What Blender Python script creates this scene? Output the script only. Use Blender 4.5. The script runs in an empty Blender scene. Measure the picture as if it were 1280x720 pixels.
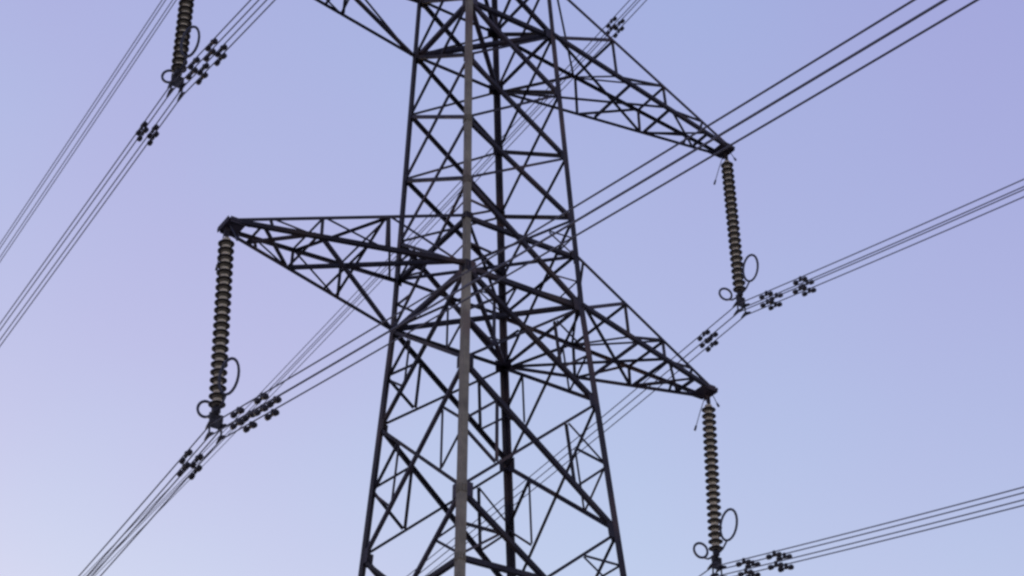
import bpy, bmesh, math, random
from mathutils import Vector, Matrix
random.seed(7)
S = bpy.context.scene
COL = S.collection
R = math.radians

# ------------------------------------------------------------------ camera
cam = bpy.data.cameras.new("camera")
cam.sensor_width = 36.0
cam.lens = 60.48
cam.clip_start = 0.05
cam.clip_end = 20000
camo = bpy.data.objects.new("camera", cam)
COL.objects.link(camo)
S.camera = camo
EYE = 1.65
_pit, _yaw, _roll = 0.586947, 0.0182429, 0.0200754
_f0 = Vector((math.sin(_yaw), math.cos(_yaw), 0))
_r0 = Vector((math.cos(_yaw), -math.sin(_yaw), 0))
_fw = _f0 * math.cos(_pit) + Vector((0, 0, math.sin(_pit)))
_u0 = -_f0 * math.sin(_pit) + Vector((0, 0, math.cos(_pit)))
_rt = _r0 * math.cos(_roll) - _u0 * math.sin(_roll)
_up = _r0 * math.sin(_roll) + _u0 * math.cos(_roll)
camo.matrix_world = Matrix(((_rt.x, _up.x, -_fw.x, 0), (_rt.y, _up.y, -_fw.y, 0), (_rt.z, _up.z, -_fw.z, EYE), (0, 0, 0, 1)))

# ------------------------------------------------------------------ sky and sun
SUN_EL, SUN_AZ = 8.0, 330.0          # azimuth clockwise from +Y (camera looks to +Y)
wd = bpy.data.worlds.new("World")
S.world = wd
wd.use_nodes = True
nt = wd.node_tree
bg = nt.nodes["Background"]
sky = nt.nodes.new("ShaderNodeTexSky")
sky.sky_type = 'NISHITA'
sky.sun_disc = False
sky.sun_elevation = R(SUN_EL)
sky.sun_rotation = R(SUN_AZ)
sky.air_density = 1.0
sky.dust_density = 0.1
sky.ozone_density = 1.5
tint = nt.nodes.new("ShaderNodeMix")
tint.data_type = 'RGBA'
tint.blend_type = 'MULTIPLY'
tint.inputs[0].default_value = 1.0
tint.inputs[7].default_value = (3.174, 2.265, 1.0, 1)
nt.links.new(sky.outputs[0], tint.inputs[6])
veil = nt.nodes.new("ShaderNodeMix")               # thin even high haze over the clear sky
veil.data_type = 'RGBA'
veil.inputs[0].default_value = 0.5
veil.inputs[7].default_value = (2.84, 2.74, 7.80, 1)
nt.links.new(tint.outputs[2], veil.inputs[6])
stc = nt.nodes.new("ShaderNodeTexCoord")           # very soft lilac and blue patches of thin cloud
sno = nt.nodes.new("ShaderNodeTexNoise")
sno.inputs["Scale"].default_value = 3.2
sno.inputs["Detail"].default_value = 2.0
srp = nt.nodes.new("ShaderNodeValToRGB")
srp.color_ramp.elements[0].position, srp.color_ramp.elements[1].position = 0.32, 0.68
srp.color_ramp.elements[0].color = (1.005, 0.955, 0.985, 1)
srp.color_ramp.elements[1].color = (0.97, 1.045, 1.015, 1)
smx = nt.nodes.new("ShaderNodeMix")
smx.data_type = 'RGBA'
smx.blend_type = 'MULTIPLY'
smx.inputs[0].default_value = 1.0
smp = nt.nodes.new("ShaderNodeMapping")
smp.inputs["Location"].default_value = (6.82, -7.25, -6.55)
nt.links.new(stc.outputs["Generated"], smp.inputs["Vector"])
nt.links.new(smp.outputs["Vector"], sno.inputs["Vector"])
nt.links.new(sno.outputs["Fac"], srp.inputs["Fac"])
nt.links.new(veil.outputs[2], smx.inputs[6])
nt.links.new(srp.outputs["Color"], smx.inputs[7])
nt.links.new(smx.outputs[2], bg.inputs[0])
bg.inputs[1].default_value = 0.15

sl = bpy.data.lights.new("sun", 'SUN')
sl.energy = 0.5
sl.angle = R(0.5)
sl.color = (1.0, 0.93, 0.84)
slo = bpy.data.objects.new("sun", sl)
COL.objects.link(slo)
_sd = Vector((math.sin(R(SUN_AZ)) * math.cos(R(SUN_EL)), math.cos(R(SUN_AZ)) * math.cos(R(SUN_EL)), math.sin(R(SUN_EL))))
slo.rotation_euler = (-_sd).to_track_quat('-Z', 'Y').to_euler()

S.render.engine = 'CYCLES'
S.view_settings.view_transform = 'Standard'
S.view_settings.look = 'None'
S.view_settings.exposure = 0.0
S.view_settings.gamma = 1.0
S.cycles.filter_width = 2.7

# ------------------------------------------------------------------ materials
def mat(name, c1, c2, scale, rough=0.6, metal=0.0, c3=None, spec=0.5, bump=0.0, vary=False):
    m = bpy.data.materials.new(name)
    m.use_nodes = True
    t = m.node_tree
    b = t.nodes["Principled BSDF"]
    tc = t.nodes.new("ShaderNodeTexCoord")
    n = t.nodes.new("ShaderNodeTexNoise")
    n.inputs["Scale"].default_value = scale
    n.inputs["Detail"].default_value = 6
    n.inputs["Roughness"].default_value = 0.65
    t.links.new(tc.outputs["Object"], n.inputs["Vector"])
    r = t.nodes.new("ShaderNodeValToRGB")
    r.color_ramp.elements[0].position = 0.35
    r.color_ramp.elements[1].position = 0.68
    r.color_ramp.elements[0].color = (*c1, 1)
    r.color_ramp.elements[1].color = (*c2, 1)
    t.links.new(n.outputs["Fac"], r.inputs["Fac"])
    out = r.outputs["Color"]
    if c3:
        n2 = t.nodes.new("ShaderNodeTexNoise")
        n2.inputs["Scale"].default_value = scale * 0.37
        n2.inputs["Detail"].default_value = 8
        t.links.new(tc.outputs["Object"], n2.inputs["Vector"])
        r2 = t.nodes.new("ShaderNodeValToRGB")
        r2.color_ramp.elements[0].position = 0.52
        r2.color_ramp.elements[1].position = 0.70
        r2.color_ramp.elements[0].color = (0, 0, 0, 1)
        r2.color_ramp.elements[1].color = (1, 1, 1, 1)
        t.links.new(n2.outputs["Fac"], r2.inputs["Fac"])
        mx = t.nodes.new("ShaderNodeMix")
        mx.data_type = 'RGBA'
        t.links.new(r2.outputs["Color"], mx.inputs[0])
        t.links.new(out, mx.inputs[6])
        mx.inputs[7].default_value = (*c3, 1)
        out = mx.outputs[2]
    if vary:                                         # every bar has weathered a little differently
        oi = t.nodes.new("ShaderNodeObjectInfo")
        rv = t.nodes.new("ShaderNodeValToRGB")
        rv.color_ramp.elements[0].color = (0.65, 0.65, 0.68, 1)
        rv.color_ramp.elements[1].color = (1.9, 1.75, 1.7, 1)
        e_ = rv.color_ramp.elements.new(0.7)
        e_.color = (1.15, 1.15, 1.15, 1)
        t.links.new(oi.outputs["Random"], rv.inputs["Fac"])
        mv = t.nodes.new("ShaderNodeMix")
        mv.data_type = 'RGBA'
        mv.blend_type = 'MULTIPLY'
        mv.inputs[0].default_value = 1.0
        t.links.new(out, mv.inputs[6])
        t.links.new(rv.outputs["Color"], mv.inputs[7])
        out = mv.outputs[2]
    t.links.new(out, b.inputs["Base Color"])
    b.inputs["Roughness"].default_value = rough
    b.inputs["Metallic"].default_value = metal
    b.inputs["Specular IOR Level"].default_value = spec
    if bump:
        bp = t.nodes.new("ShaderNodeBump")
        bp.inputs["Strength"].default_value = bump
        t.links.new(n.outputs["Fac"], bp.inputs["Height"])
        t.links.new(bp.outputs["Normal"], b.inputs["Normal"])
    return m

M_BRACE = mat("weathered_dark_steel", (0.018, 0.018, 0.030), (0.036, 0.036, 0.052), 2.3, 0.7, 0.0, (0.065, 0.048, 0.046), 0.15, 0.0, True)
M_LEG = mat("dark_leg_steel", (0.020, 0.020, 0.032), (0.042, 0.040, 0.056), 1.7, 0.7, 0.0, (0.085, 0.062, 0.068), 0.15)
M_LEGLIGHT = mat("pale_leg_steel", (0.12, 0.113, 0.098), (0.24, 0.224, 0.188), 1.8, 0.7, 0.0, (0.11, 0.08, 0.08), 0.2)  # paler base colour for the nearest leg and most of its splice plates
M_PORC = mat("brown_glazed_porcelain", (0.014, 0.013, 0.014), (0.03, 0.024, 0.022), 6, 0.35, 0.0, None, 0.3)
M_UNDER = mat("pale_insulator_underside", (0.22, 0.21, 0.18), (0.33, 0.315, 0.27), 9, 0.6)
M_CAP = mat("galvanised_insulator_cap", (0.40, 0.36, 0.28), (0.58, 0.52, 0.42), 9, 0.6)
M_FIT = mat("dark_line_fitting", (0.02, 0.02, 0.03), (0.04, 0.04, 0.055), 8, 0.6, 0.0, None, 0.2)
M_HORN = mat("arcing_horn_steel", (0.03, 0.035, 0.06), (0.06, 0.065, 0.10), 8, 0.6, 0.0, None, 0.2)
M_WIRE = mat("weathered_aluminium_wire", (0.07, 0.075, 0.11), (0.11, 0.115, 0.15), 3, 0.7, 0.0, None, 0.2)
M_CONC = mat("footing_concrete", (0.25, 0.24, 0.22), (0.36, 0.34, 0.31), 3, 0.9)
M_GROUND = mat("pale_sandy_ground", (0.30, 0.25, 0.18), (0.44, 0.38, 0.29), 0.35, 0.95, 0, (0.24, 0.22, 0.15), 0.2, 0.3)

# ------------------------------------------------------------------ helpers
def link(name, bm, m, parent=None, smooth=False, origin=None):
    me = bpy.data.meshes.new(name)
    bmesh.ops.recalc_face_normals(bm, faces=bm.faces)
    if origin is not None:
        bmesh.ops.translate(bm, verts=bm.verts, vec=-Vector(origin))
    bm.to_mesh(me)
    bm.free()
    me.materials.append(m)
    if smooth:
        for p in me.polygons:
            p.use_smooth = True
    o = bpy.data.objects.new(name, me)
    COL.objects.link(o)
    if origin is not None:
        o.location = origin
    if parent is not None:
        o.parent = parent
        if parent.type == 'EMPTY' or parent.parent is None:
            pass
    return o

def empty(name, label, cat, loc, group=None):
    o = bpy.data.objects.new(name, None)
    COL.objects.link(o)
    o.location = loc
    o["label"] = label
    o["category"] = cat
    if group:
        o["group"] = group
    return o

def angle(bm, p0, p1, w, t, d1, d2, w2=None):
    """L-section bar: heel edge p0-p1, flanges along d1 and d2."""
    p0, p1 = Vector(p0), Vector(p1)
    ax = (p1 - p0).normalized()
    a = (Vector(d1) - ax * ax.dot(Vector(d1))).normalized()
    b = Vector(d2) - ax * ax.dot(Vector(d2)) 
    b = (b - a * a.dot(b)).normalized()
    w2 = w2 or w
    prof = [(0, 0), (w, 0), (w, t), (t, t), (t, w2), (0, w2)]
    r0 = [bm.verts.new(p0 + a * x + b * y) for x, y in prof]
    r1 = [bm.verts.new(p1 + a * x + b * y) for x, y in prof]
    n = len(prof)
    for i in range(n):
        bm.faces.new((r0[i], r0[(i + 1) % n], r1[(i + 1) % n], r1[i]))
    bm.faces.new(r0[::-1])
    bm.faces.new(r1)

def box(bm, c, ex, ey, ez):
    """box centred at c with half extents given as vectors"""
    c = Vector(c)
    v = {}
    for i in (-1, 1):
        for j in (-1, 1):
            for k in (-1, 1):
                v[i, j, k] = bm.verts.new(c + ex * i + ey * j + ez * k)
    q = lambda *s: bm.faces.new([v[x] for x in s])
    q((-1, -1, -1), (-1, 1, -1), (1, 1, -1), (1, -1, -1))
    q((-1, -1, 1), (1, -1, 1), (1, 1, 1), (-1, 1, 1))
    q((-1, -1, -1), (1, -1, -1), (1, -1, 1), (-1, -1, 1))
    q((-1, 1, -1), (-1, 1, 1), (1, 1, 1), (1, 1, -1))
    q((-1, -1, -1), (-1, -1, 1), (-1, 1, 1), (-1, 1, -1))
    q((1, -1, -1), (1, 1, -1), (1, 1, 1), (1, -1, 1))

def tube(bm, pts, r, n=8, closed=False):
    pts = [Vector(p) for p in pts]
    rings = []
    N = len(pts)
    prev = None
    for i, p in enumerate(pts):
        if closed:
            tg = pts[(i + 1) % N] - pts[i - 1]
        else:
            tg = pts[min(i + 1, N - 1)] - pts[max(i - 1, 0)]
        tg.normalize()
        if prev is None:
            ref = Vector((0, 0, 1)) if abs(tg.z) < 0.9 else Vector((1, 0, 0))
            a = tg.cross(ref).normalized()
        else:
            a = (prev - tg * tg.dot(prev)).normalized()
        prev = a
        b = tg.cross(a)
        rr = r[i] if isinstance(r, (list, tuple)) else r
        rings.append([bm.verts.new(p + (a * math.cos(2 * math.pi * k / n) + b * math.sin(2 * math.pi * k / n)) * rr) for k in range(n)])
    for i in range(N if closed else N - 1):
        A, B = rings[i], rings[(i + 1) % N]
        for k in range(n):
            bm.faces.new((A[k], A[(k + 1) % n], B[(k + 1) % n], B[k]))
    if not closed:
        bm.faces.new(rings[0][::-1])
        bm.faces.new(rings[-1])

def lathe(bm, prof, c, ax, n=20):
    """revolve (radius, distance along ax) profile"""
    c, ax = Vector(c), Vector(ax).normalized()
    ref = Vector((0, 1, 0)) if abs(ax.y) < 0.9 else Vector((1, 0, 0))
    a = ax.cross(ref).normalized()
    b = ax.cross(a)
    rings = []
    for r, h in prof:
        rings.append([bm.verts.new(c + ax * h + (a * math.cos(2 * math.pi * k / n) + b * math.sin(2 * math.pi * k / n)) * max(r, 1e-4)) for k in range(n)])
    for A, B in zip(rings, rings[1:]):
        for k in range(n):
            bm.faces.new((A[k], A[(k + 1) % n], B[(k + 1) % n], B[k]))
    bm.faces.new(rings[0][::-1])
    bm.faces.new(rings[-1])

# ------------------------------------------------------------------ ground
bm = bmesh.new()
n = 40
G = []
for i in range(n + 1):
    row = []
    for j in range(n + 1):
        u, v = (i / n * 2 - 1), (j / n * 2 - 1)
        x, y = math.copysign(abs(u) ** 3, u) * 6000, math.copysign(abs(v) ** 3, v) * 6000
        row.append(bm.verts.new((x, y, 0)))
    G.append(row)
for i in range(n):
    for j in range(n):
        bm.faces.new((G[i][j], G[i + 1][j], G[i + 1][j + 1], G[i][j + 1]))
g = link("ground", bm, M_GROUND)
g["kind"] = "structure"

# ------------------------------------------------------------------ tower skeleton
U = 0.6
PHI = 0.582645
UX = Vector((math.cos(PHI), math.sin(PHI), 0))        # along the crossarms, to the right and away
UY = Vector((-math.sin(PHI), math.cos(PHI), 0))
LD = -UY                                              # along the line, to the right and towards the camera
UZ = Vector((0, 0, 1))
C0 = Vector((0, 50 * U, EYE))
Z = dict(a=44.455, b=41.533, c=38.512, d=35.723, e=34.117, f=32.009, g=28.200, h=23.473, m=21.15, i=18.58,
         j=13.2, k=6.4, l=-2.6, a0=47.35, a1=50.3, a2=53.25, a3=56.2, t0=59.15, t1=61.6, pk=67.5)
Zq = (Z['h'] + Z['m']) / 2
Zr = (Z['m'] + Z['i']) / 2
def hw(z):
    if z > Z['t1']:
        w1 = 2.404 + 0.0350 * (Z['f'] - Z['t1'])
        return w1 * max(0.03, (Z['pk'] - z) / (Z['pk'] - Z['t1']))
    return 2.404 + (0.0350 if z > Z['f'] else 0.0648) * (Z['f'] - z)
CS = {'R': (1, -1), 'D': (1, 1), 'N': (-1, -1), 'L': (-1, 1)}
def K(c, z):
    """corner c at height z (number or level name)"""
    z = Z[z] if isinstance(z, str) else z
    sx, sy = CS[c]
    w = hw(z)
    return C0 + (UX * (sx * w) + UY * (sy * w * 1.016) + UZ * z) * U
FACES = [('L', 'N', -UX), ('N', 'R', -UY), ('R', 'D', UX), ('D', 'L', UY)]

tower = empty("transmission_tower", "tall dark steel lattice tower carrying the wires on outstretched crossarms", "lattice tower", (C0.x, C0.y, 0))
TB = Vector((C0.x, C0.y, 0))
def tpart(name, bm, m, parent=None):
    """mesh built in world coordinates, parented under the tower"""
    p = parent or tower
    bmesh.ops.translate(bm, verts=bm.verts, vec=-TB)
    return link(name, bm, m, p)

# legs
legs = {}
for c in 'LNDR':
    sx, sy = CS[c]
    bm = bmesh.new()
    zz = [Z['l'], Z['h'], Z['f'], Z['a'], Z['t1'], Z['pk'] - 0.3]
    ww = [0.145, 0.14, 0.125, 0.11, 0.10]
    for z0, z1, w in zip(zz, zz[1:], ww):
        angle(bm, K(c, z0), K(c, z1), w, 0.018, -UX * sx, -UY * sy)
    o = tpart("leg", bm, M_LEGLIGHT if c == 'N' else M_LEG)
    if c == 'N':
        o["label"] = "paler grey leg nearest the viewer"
    legs[c] = o

def brace(bm, p, q, w, t, nrm, off, flip=1, end=0.045, low=None):
    """face bracing angle: one flange lies in the face, the other stands inward"""
    p, q = Vector(p) - nrm * off, Vector(q) - nrm * off
    ax = (q - p).normalized()
    inpl = nrm.cross(ax) * flip
    if low is not None and (inpl.z > 0) != low:      # which edge the standing flange sits on
        inpl = -inpl
    p, q = p - inpl * w * 0.5 + ax * end, q - inpl * w * 0.5 - ax * end
    angle(bm, p, q, w, t, inpl, -nrm)

PAN = [('a0', 'a', .085), ('a', 'b', .08), ('b', 'c', .08), ('c', 'd', .08), ('d', 'f', .085), ('f', 'g', .085), ('g', 'h', .085), ('h', 'i', .085)]
for (hi, lo, w) in PAN:
    for (c1, c2, nr) in FACES:
        # on each face one of the crossing diagonals is the heavier angle
        big = lo in 'ghi'
        w1, w2 = {'LN': (.072, .07), 'NR': (w * 1.05, .058), 'RD': (.068, .08), 'DL': (.056, w)}[c1 + c2]
        bm = bmesh.new()
        brace(bm, K(c1, hi), K(c2, lo), w1, .009, nr, 0.020, low=True)
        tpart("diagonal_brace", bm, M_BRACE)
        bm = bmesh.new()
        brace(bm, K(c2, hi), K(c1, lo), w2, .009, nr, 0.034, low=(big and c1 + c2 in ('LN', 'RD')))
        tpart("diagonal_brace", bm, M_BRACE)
# level struts
for lv, w in (('a', .1), ('e', .09), ('f', .1), ('m', .095), ('a0', .09)):
    for (c1, c2, nr) in FACES:
        bm = bmesh.new()
        brace(bm, K(c1, lv), K(c2, lv), w, .010, nr, 0.052)
        tpart("horizontal_strut", bm, M_BRACE)
for lv in ('a', 'f', 'a0'):
    for k, (c1, c2) in enumerate((('L', 'R'), ('N', 'D'))):
        bm = bmesh.new()
        p, q = K(c1, lv), K(c2, lv)
        p, q = p - UZ * (.03 + .016 * k), q - UZ * (.03 + .016 * k)
        sd = UZ.cross(q - p).normalized()
        angle(bm, p - sd * .05, q - sd * .05, .10 if lv == 'a' else .085, .01, sd, UZ)
        tpart("plan_brace", bm, M_BRACE)

# thin secondary struts of the big lower panels
def mid(p, q, f=0.5):
    return p + (q - p) * f
def thin(p, q, nr, off=.06, w=.05):
    bm = bmesh.new()
    brace(bm, p, q, w, .006, nr, off)
    tpart("thin_strut", bm, M_BRACE)
def zmid(z0, z1):
    return (z0 + z1) / 2
for hi, lo in (('f', 'g'), ('g', 'h')):
    for (c1, c2, nr) in FACES:
        w1, w2 = hw(Z[hi]), hw(Z[lo])
        fx = w1 / (w1 + w2)
        X = mid(K(c1, hi), K(c2, lo), fx)
        zq = zmid(Z[hi], Z[lo])
        for c in (c1, c2):
            A, B = mid(K(c, hi), X), mid(K(c, lo), X)
            Q = K(c, zq)
            thin(Q, A, nr, .06)
            thin(Q, B, nr, .07)
            thin(A, B, nr, .08)
for (c1, c2, nr) in FACES:
    w1, w2 = hw(Z['h']), hw(Z['i'])
    X = mid(K(c1, 'h'), K(c2, 'i'), w1 / (w1 + w2))
    for c in (c1, c2):
        A = mid(K(c, 'h'), X)
        B = mid(K(c, 'i'), X)
        thin(K(c, Zq), A, nr, .06)
        thin(K(c, 'm'), A, nr, .07, .045)
        thin(K(c, Zr), B, nr, .08)

for (c1, c2, nr) in FACES:
    X = mid(K(c1, 'd'), K(c2, 'f'), hw(Z['d']) / (hw(Z['d']) + hw(Z['f'])))
    for c in (c1, c2):
        thin(K(c, zmid(Z['d'], Z['e'])), mid(K(c, 'd'), X), nr, .06, .04)
        thin(K(c, 'e'), mid(K(c, 'd'), X), nr, .07, .04)
        thin(K(c, zmid(Z['e'], Z['f'])), mid(K(c, 'f'), X), nr, .06, .04)
for k_, (c1, c2) in enumerate((('L', 'R'), ('N', 'D'))):
    bm = bmesh.new()
    p, q = K(c1, 'e') - UZ * (.03 + .016 * k_), K(c2, 'e') - UZ * (.03 + .016 * k_)
    sd = UZ.cross(q - p).normalized()
    angle(bm, p - sd * .03, q - sd * .03, .055, .007, sd, UZ)
    tpart("plan_brace", bm, M_BRACE)

# rest of the bracing, above and below the picture
bm = bmesh.new()
for hi, lo in (('t1', 't0'), ('t0', 'a3'), ('a3', 'a2'), ('a2', 'a1'), ('a1', 'a0'), ('i', 'j'), ('j', 'k'), ('k', 'l'), ('pk', 't1')):
    for (c1, c2, nr) in FACES:
        brace(bm, K(c1, hi), K(c2, lo), .08, .009, nr, 0.020)
        brace(bm, K(c2, hi), K(c1, lo), .08, .009, nr, 0.034, -1)
for lv in ('t0', 't1', 'i', 'j', 'k'):
    for (c1, c2, nr) in FACES:
        brace(bm, K(c1, lv), K(c2, lv), .09, .01, nr, 0.052)
o = tpart("diagonal_brace", bm, M_BRACE)
o["kind"] = "stuff"

# gusset plates at the arm levels
for c in 'LNDR':
    sx, sy = CS[c]
    for lv, s in (('a', .12), ('e', .085), ('f', .12), ('g', .11), ('h', .13), ('b', .08), ('c', .08), ('d', .08), ('a0', .12)):
        bm = bmesh.new()
        p = K(c, lv)
        ax = (K(c, Z[lv] + 1) - K(c, Z[lv] - 1)).normalized()
        for dd, nn in ((-UX * sx, UY * sy), (-UY * sy, UX * sx)):
            e = (dd - ax * ax.dot(dd)).normalized()
            box(bm, p + e * (s + .012) + nn * .004 - nn * .012, e * s, ax * s * 1.15, nn * .006)
        tpart("gusset_plate", bm, M_BRACE, legs[c])

# bolted splice plates lapped over the outside of the nearest leg
for lv, s, w in (('f', .13, .062), ('e', .07, .058), ('m', .07, .066), ('h', .08, .066), ('d', .08, .056), ('c', .08, .055)):
    p = K('N', lv)
    ax = (K('N', Z[lv] + 1) - K('N', Z[lv] - 1)).normalized()
    bm = bmesh.new()
    for dd, nn in ((UX, -UY), (UY, -UX)):
        e = (dd - ax * ax.dot(dd)).normalized()
        box(bm, p + e * (w + .004) + nn * .007, e * w, ax * s, nn * .005)
        for b in range(-2, 3):
            for v in (-.5, .5):
                cc = p + e * (w + .004 + w * v) + ax * (s * .38 * b) + nn * .012
                lathe(bm, [(.013, 0), (.013, .012), (.007, .018)], cc, nn, 6)
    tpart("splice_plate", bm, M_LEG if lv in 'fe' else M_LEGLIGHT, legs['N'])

# ------------------------------------------------------------------ crossarms
def crossarm(sg, A, ztip, lo, up, tipw=0.20, full=True):
    """sg=+1: right arm (roots on R and D), sg=-1: left arm (roots on L and N)"""
    c1, c2 = ('R', 'D') if sg > 0 else ('L', 'N')     # c1: +sy root handled by mirrored naming
    T = C0 + (UX * (sg * A) + UZ * ztip) * U
    s1 = CS[c1][1]
    t1, t2 = T + UY * (s1 * tipw), T - UY * (s1 * tipw)
    inn = -UX * sg
    # tip plate assembly is the arm's own mesh
    bm = bmesh.new()
    box(bm, T + inn * .10 + UZ * .03, UX * .20, UY * (tipw + .05), UZ * .012)
    for s in (-1, 1):
        box(bm, T + inn * .16 + UY * (s * (tipw + .03)) + UZ * .035, UX * .20, UY * .008, UZ * .06)
    box(bm, T + UX * sg * .09 + UZ * .02, UX * .008, UY * (tipw + .03), UZ * .06)
    box(bm, T - UZ * .10, UX * .05, UY * .012, UZ * .14)
    arm = tpart("crossarm", bm, M_BRACE)
    roots = {'Bc': K(c1, lo), 'Ac': K(c1, up), 'Dc': K(c2, lo), 'Cc': K(c2, up)}
    tips = {'Bc': t1, 'Ac': t1 + UZ * .07, 'Dc': t2, 'Cc': t2 + UZ * .07}
    def P(ch, f):
        return roots[ch] + (tips[ch] - roots[ch]) * f
    for ch in ('Bc', 'Ac', 'Dc', 'Cc'):
        s = s1 if ch in ('Bc', 'Ac') else -s1
        z = 1 if ch in ('Bc', 'Dc') else -1
        bm = bmesh.new()
        angle(bm, P(ch, 0), P(ch, 1), .088 if z > 0 else .070, .010, -UY * s, UZ * z)
        tpart("chord", bm, M_BRACE, arm)
    def bar(p, q, nr, off, w=.06):
        bm = bmesh.new()
        brace(bm, p, q, w, .007, nr, off)
        tpart("lacing_bar", bm, M_BRACE, arm)
    # bottom plane (seen from below)
    dn = -UZ
    bar(P('Bc', 0), P('Dc', .63), dn, .014, .075)
    bar(P('Dc', 0), P('Bc', .63), dn, .026, .075)
    bar(P('Bc', .42), P('Dc', .42), dn, .038)
    bar(P('Bc', .64), P('Dc', .64), dn, .014)
    bar(P('Bc', .64), P('Dc', .87), dn, .026)
    bar(P('Dc', .64), P('Bc', .87), dn, .038)
    bar(P('Bc', .87), P('Dc', .87), dn, .05)
    # side planes
    for lo_, up_, s in (('Bc', 'Ac', s1), ('Dc', 'Cc', -s1)):
        nr = UY * s
        bar(P(lo_, 0.01), P(up_, .34), nr, .014)
        bar(P(up_, .34), P(lo_, .34), nr, .026, .05)
        bar(P(lo_, .34), P(up_, .62), nr, .014, .05)
        bar(P(up_, .62), P(lo_, .62), nr, .026, .05)
        bar(P(lo_, .62), P(up_, .84), nr, .014, .045)
        bar(P(up_, .84), P(lo_, .82), nr, .026, .045)
    # top plane
    bar(P('Ac', .34), P('Cc', .34), UZ, .014, .05)
    bar(P('Ac', .62), P('Cc', .62), UZ, .014, .05)
    bar(P('Ac', .03), P('Cc', .34), UZ, .026, .05)
    bar(P('Cc', .34), P('Ac', .62), UZ, .026, .05)
    # inner diaphragm
    bar(P('Bc', .34), P('Cc', .34), inn, .02, .045)
    # V of thin horn rods hanging from the tip
    for s in (-1, 1):
        bm = bmesh.new()
        p = T + UY * s * .12 - UZ * .05
        q = T + UY * s * (.33 if s < 0 else .42) - UZ * (.42 if s < 0 else .62) - UX * sg * .05
        tube(bm, [p, mid(p, q, .5) + UZ * .02, q], .010, 6)
        tube(bm, [q, q + (q - p).normalized() * .12], [.022, .028], 6)
        tpart("horn_rod", bm, M_HORN, arm)
    return T

ARMS = {
    'LL': (-1, 9.838, Z['f'] + .116, 'f', 'e'),
    'LR': (1, 9.838, Z['f'] + .035, 'f', 'e'),
    'UL': (-1, 12.072, Z['a'] - .075, 'a', 'a0'),
    'UR': (1, 12.072, Z['a'] - .075, 'a', 'a0'),
    'TL': (-1, 8.8, 59.3, 't0', 't1'),
    'TR': (1, 8.6, 59.3, 't0', 't1'),
}
TIP = {k: crossarm(*v) for k, v in ARMS.items()}

# footings
for c in 'LNDR':
    bm = bmesh.new()
    p = K(c, 'l')
    p = Vector((p.x, p.y, 0))
    lathe(bm, [(.45, -.3), (.45, .28), (.40, .33), (.01, .33)], p, UZ, 20)
    tpart("concrete_footing", bm, M_CONC)

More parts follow.
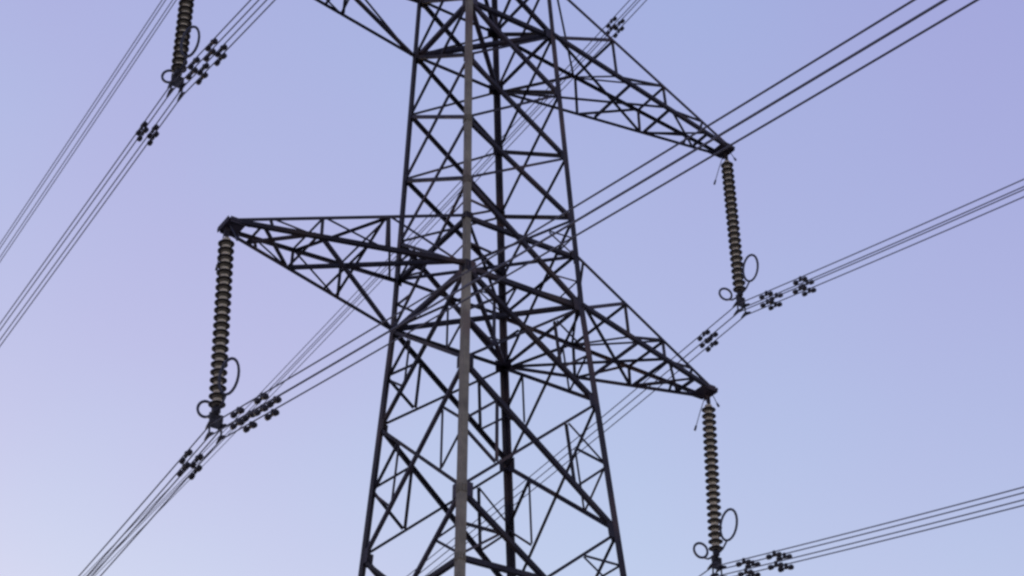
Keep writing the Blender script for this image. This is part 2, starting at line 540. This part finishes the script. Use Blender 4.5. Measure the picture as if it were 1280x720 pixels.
# ------------------------------------------------------------------ insulator strings
SW = {'LL': (7.4, .03, 0), 'LR': (7.12, -.01, -.04), 'UR': (7.72, .01, -.02), 'UL': (7.5, .01, -.02), 'TR': (7.4, 0, 0), 'TL': (7.4, 0, 0)}
NM = {'LL': "string of brown porcelain discs hanging from the lower left crossarm tip",
      'LR': "string of brown porcelain discs under the lower right crossarm tip, running off the bottom edge",
      'UR': "string of brown porcelain discs hanging from the upper right crossarm tip",
      'UL': "string of brown porcelain discs coming in over the top left edge, its crossarm tip unseen",
      'TR': "disc string of the topmost right crossarm, just above the picture's top edge",
      'TL': "disc string of the topmost left crossarm, above the picture's top edge"}
BOT = {}
disc_me = None
def insulator(k):
    T = TIP[k]
    L, sw, sl_ = SW[k]
    v = -UZ + UX * sw + LD * sl_
    B = T + v * (L * U)
    BOT[k] = B
    ax = v.normalized()
    root = empty("insulator_string", NM[k], "insulator", T, "disc strings hanging from the crossarm tips")
    def part(name, bm, m, parent=None, smooth=True):
        bmesh.ops.translate(bm, verts=bm.verts, vec=-T)
        return link(name, bm, m, parent or root, smooth)
    # hanger link
    bm = bmesh.new()
    tube(bm, [T - UZ * .2, T + ax * .30], .022, 8)
    tube(bm, [T + ax * .17 + LD * (.05 * math.cos(a)) + ax * (.06 * math.sin(a)) for a in [i * math.pi / 6 for i in range(12)]], .014, 6, True)
    part("hanger_link", bm, M_FIT)
    n = 22
    s0 = .30
    pitch = (B - T).length - s0 - .50
    pitch /= n
    for i in range(n):
        c = T + ax * (s0 + pitch * i)
        bm = bmesh.new()
        r = .158
        lathe(bm, [(.045, .055), (.075, .062), (r * .8, .078), (r, .098), (r * 1.0, .110), (r * .86, .106), (r * .76, .124), (r * .60, .110), (r * .46, .126), (.05, .112), (.02, .112)], c, ax, 20)
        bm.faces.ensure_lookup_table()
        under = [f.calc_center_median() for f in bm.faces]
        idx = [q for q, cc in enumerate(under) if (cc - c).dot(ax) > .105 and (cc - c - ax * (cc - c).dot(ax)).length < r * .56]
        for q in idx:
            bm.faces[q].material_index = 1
        d = part("insulator_disc", bm, M_PORC)
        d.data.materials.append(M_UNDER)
        bm = bmesh.new()
        lathe(bm, [(.04, -.012), (.080, -.006), (.086, .02), (.086, .05), (.10, .066)], c, ax, 12)
        part("metal_cap", bm, M_CAP, d)
        bm = bmesh.new()
        lathe(bm, [(.022, .108), (.022, pitch)], c, ax, 8)
        part("metal_pin", bm, M_FIT, d)
    # yoke below the last disc
    e = T + ax * (s0 + pitch * n)
    bm = bmesh.new()
    lathe(bm, [(.05, -.02), (.075, .02), (.075, .10), (.04, .14)], e, ax, 12)
    h = .115
    box(bm, e + ax * .19, UX * (h + .02), LD * .012, ax * .06)
    box(bm, e + ax * .28, UX * .09, LD * .012, ax * .14)
    for s in (-1, 1):
        tube(bm, [e + ax * .19 + UX * s * h, B + UX * s * h - UZ * h], .020, 6)
    part("yoke_plate", bm, M_FIT, None, False)
    # loop shaped arcing horns, one each way along the line
    for s, w_, l_, up in ((1, .17, .34, .42), (-1, .14, .19, .21)):
        bm = bmesh.new()
        o_ = e + ax * .10
        cc = e + LD * s * (.45 if s > 0 else .50) - ax * up
        pts = []
        for q in range(20):
            a = q / 20 * 2 * math.pi
            pts.append(cc + (LD * .55 + UX * .7).normalized() * (w_ * math.sin(a)) + (ax * (-1) + LD * s * .25).normalized() * (l_ * math.cos(a)))
        tube(bm, pts, .028, 6, True)
        low = min(pts, key=lambda p: p.z)
        tube(bm, [o_, mid(o_, low, .6) + ax * .05, low], .022, 6)
        part("arcing_horn", bm, M_HORN)
    # suspension clamps on the four wires
    for i in (-1, 1):
        for j in (-1, 1):
            p = B + UX * (i * h) + UZ * (j * h)
            bm = bmesh.new()
            tube(bm, [p - LD * .16 + UZ * .0, p - LD * .06 + UZ * .03, p + UZ * .045, p + LD * .06 + UZ * .03, p + LD * .16], [.02, .035, .042, .035, .02], 8)
            part("suspension_clamp", bm, M_FIT)
for k in ARMS:
    insulator(k)

# ------------------------------------------------------------------ conductor wires
MK = {  # slope and curvature at the tower, near side then far side (picture-scale units)
    'LL': ((-.19, .0003), (-.12, .0007)), 'UL': ((-.16, .0007), (-.065, .0003)), 'UR': ((-.215, .0007), (-.09, .0005)),
    'LR': ((-.215, .0007), (-.10, .0005)), 'TR': ((-.17, .0007), (-.085, .0003)), 'TL': ((-.17, .0007), (-.085, .0003))}
WN = {'LL': "under the insulator of the lower left crossarm", 'LR': "under the lowest right insulator, at the bottom edge",
      'UR': "under the insulator of the upper right crossarm", 'UL': "under the insulator at the top left edge",
      'TR': "crossing behind the tower from the upper middle", 'TL': "furthest left, running in from the top edge"}
H = .115
def wire_pt(k, t, i, j):
    side = 0 if t >= 0 else 1
    m, c = MK[k][side]
    a = abs(t)
    # bundle keeps its square section all along
    return BOT[k] + LD * (t * U) + UZ * ((m * a + c * a * a) * U) + UX * (i * H) + UZ * (j * H)
for k in ARMS:
    for i in (-1, 1):
        for j in (-1, 1):
            bm = bmesh.new()
            ts = []
            t = -230.0
            while t < 230.0:
                ts.append(t)
                a = abs(t)
                t += 0.25 if a < 3 else (1.0 if a < 40 else 3.0)
            tube(bm, [wire_pt(k, t, i, j) for t in ts], .013, 8)
            o = link("conductor_wire", bm, M_WIRE, None, True)
            lab = "one wire of the bundle " + WN[k]
            o["label"] = lab
            o["category"] = "power line"
            o["group"] = "four-wire bundle " + WN[k]

# ------------------------------------------------------------------ vibration dampers
DT = {'LL': [(2.0, "nearer right group"), (3.5, "farther right group"), (-1.6, "left group")],
      'UL': [(1.75, "nearer right group"), (3.05, "farther right group"), (-2.25, "lower group")],
      'UR': [(1.75, "nearer right group"), (3.55, "farther right group"), (-2.05, "left group")],
      'LR': [(1.65, "nearer right group"), (3.2, "farther right group")],
      'TR': [(-2.5, "group")]}
DN = {'LL': "beside the lower left crossarm's insulator", 'UL': "beside the top left insulator", 'UR': "beside the upper right crossarm's insulator",
      'LR': "beside the lowest right insulator", 'TR': "above the upper right crossarm at the top edge"}
for k in DT:
    for t, pos in DT[k]:
        for i in (-1, 1):
            for j in (-1, 1):
                tt = t + random.uniform(-.10, .10)
                p = wire_pt(k, tt, i, j)
                dr = (wire_pt(k, tt + .2, i, j) - wire_pt(k, tt - .2, i, j)).normalized()
                dnv = (-UZ + dr * dr.z).normalized()
                root = empty("vibration_damper", ("dumbbell damper, " + pos + ", " + DN[k]) if k != 'TR' else "small dumbbell wire damper above the upper right crossarm at the top edge", "wire damper", p, "dampers, " + pos + ", " + DN[k])
                def part(name, bm, m):
                    bmesh.ops.translate(bm, verts=bm.verts, vec=-p)
                    return link(name, bm, m, root, True)
                bm = bmesh.new()
                box(bm, p + dnv * .04, dr * .03, dr.cross(dnv) * .022, dnv * .06)
                part("clamp", bm, M_FIT)
                bm = bmesh.new()
                tube(bm, [p + dnv * .085 + dr * (.21 * x) + dnv * (.012 * x * x) for x in (-1, -.5, 0, .5, 1)], .009, 6)
                part("messenger_cable", bm, M_FIT)
                for s in (-1, 1):
                    bm = bmesh.new()
                    q = p + dnv * .085 + dr * (s * .085)
                    lathe(bm, [(.022, -.01), (.046, .01), (.053, .05), (.053, .10), (.038, .118)], q, dr * s, 10)
                    part("weight", bm, M_FIT)
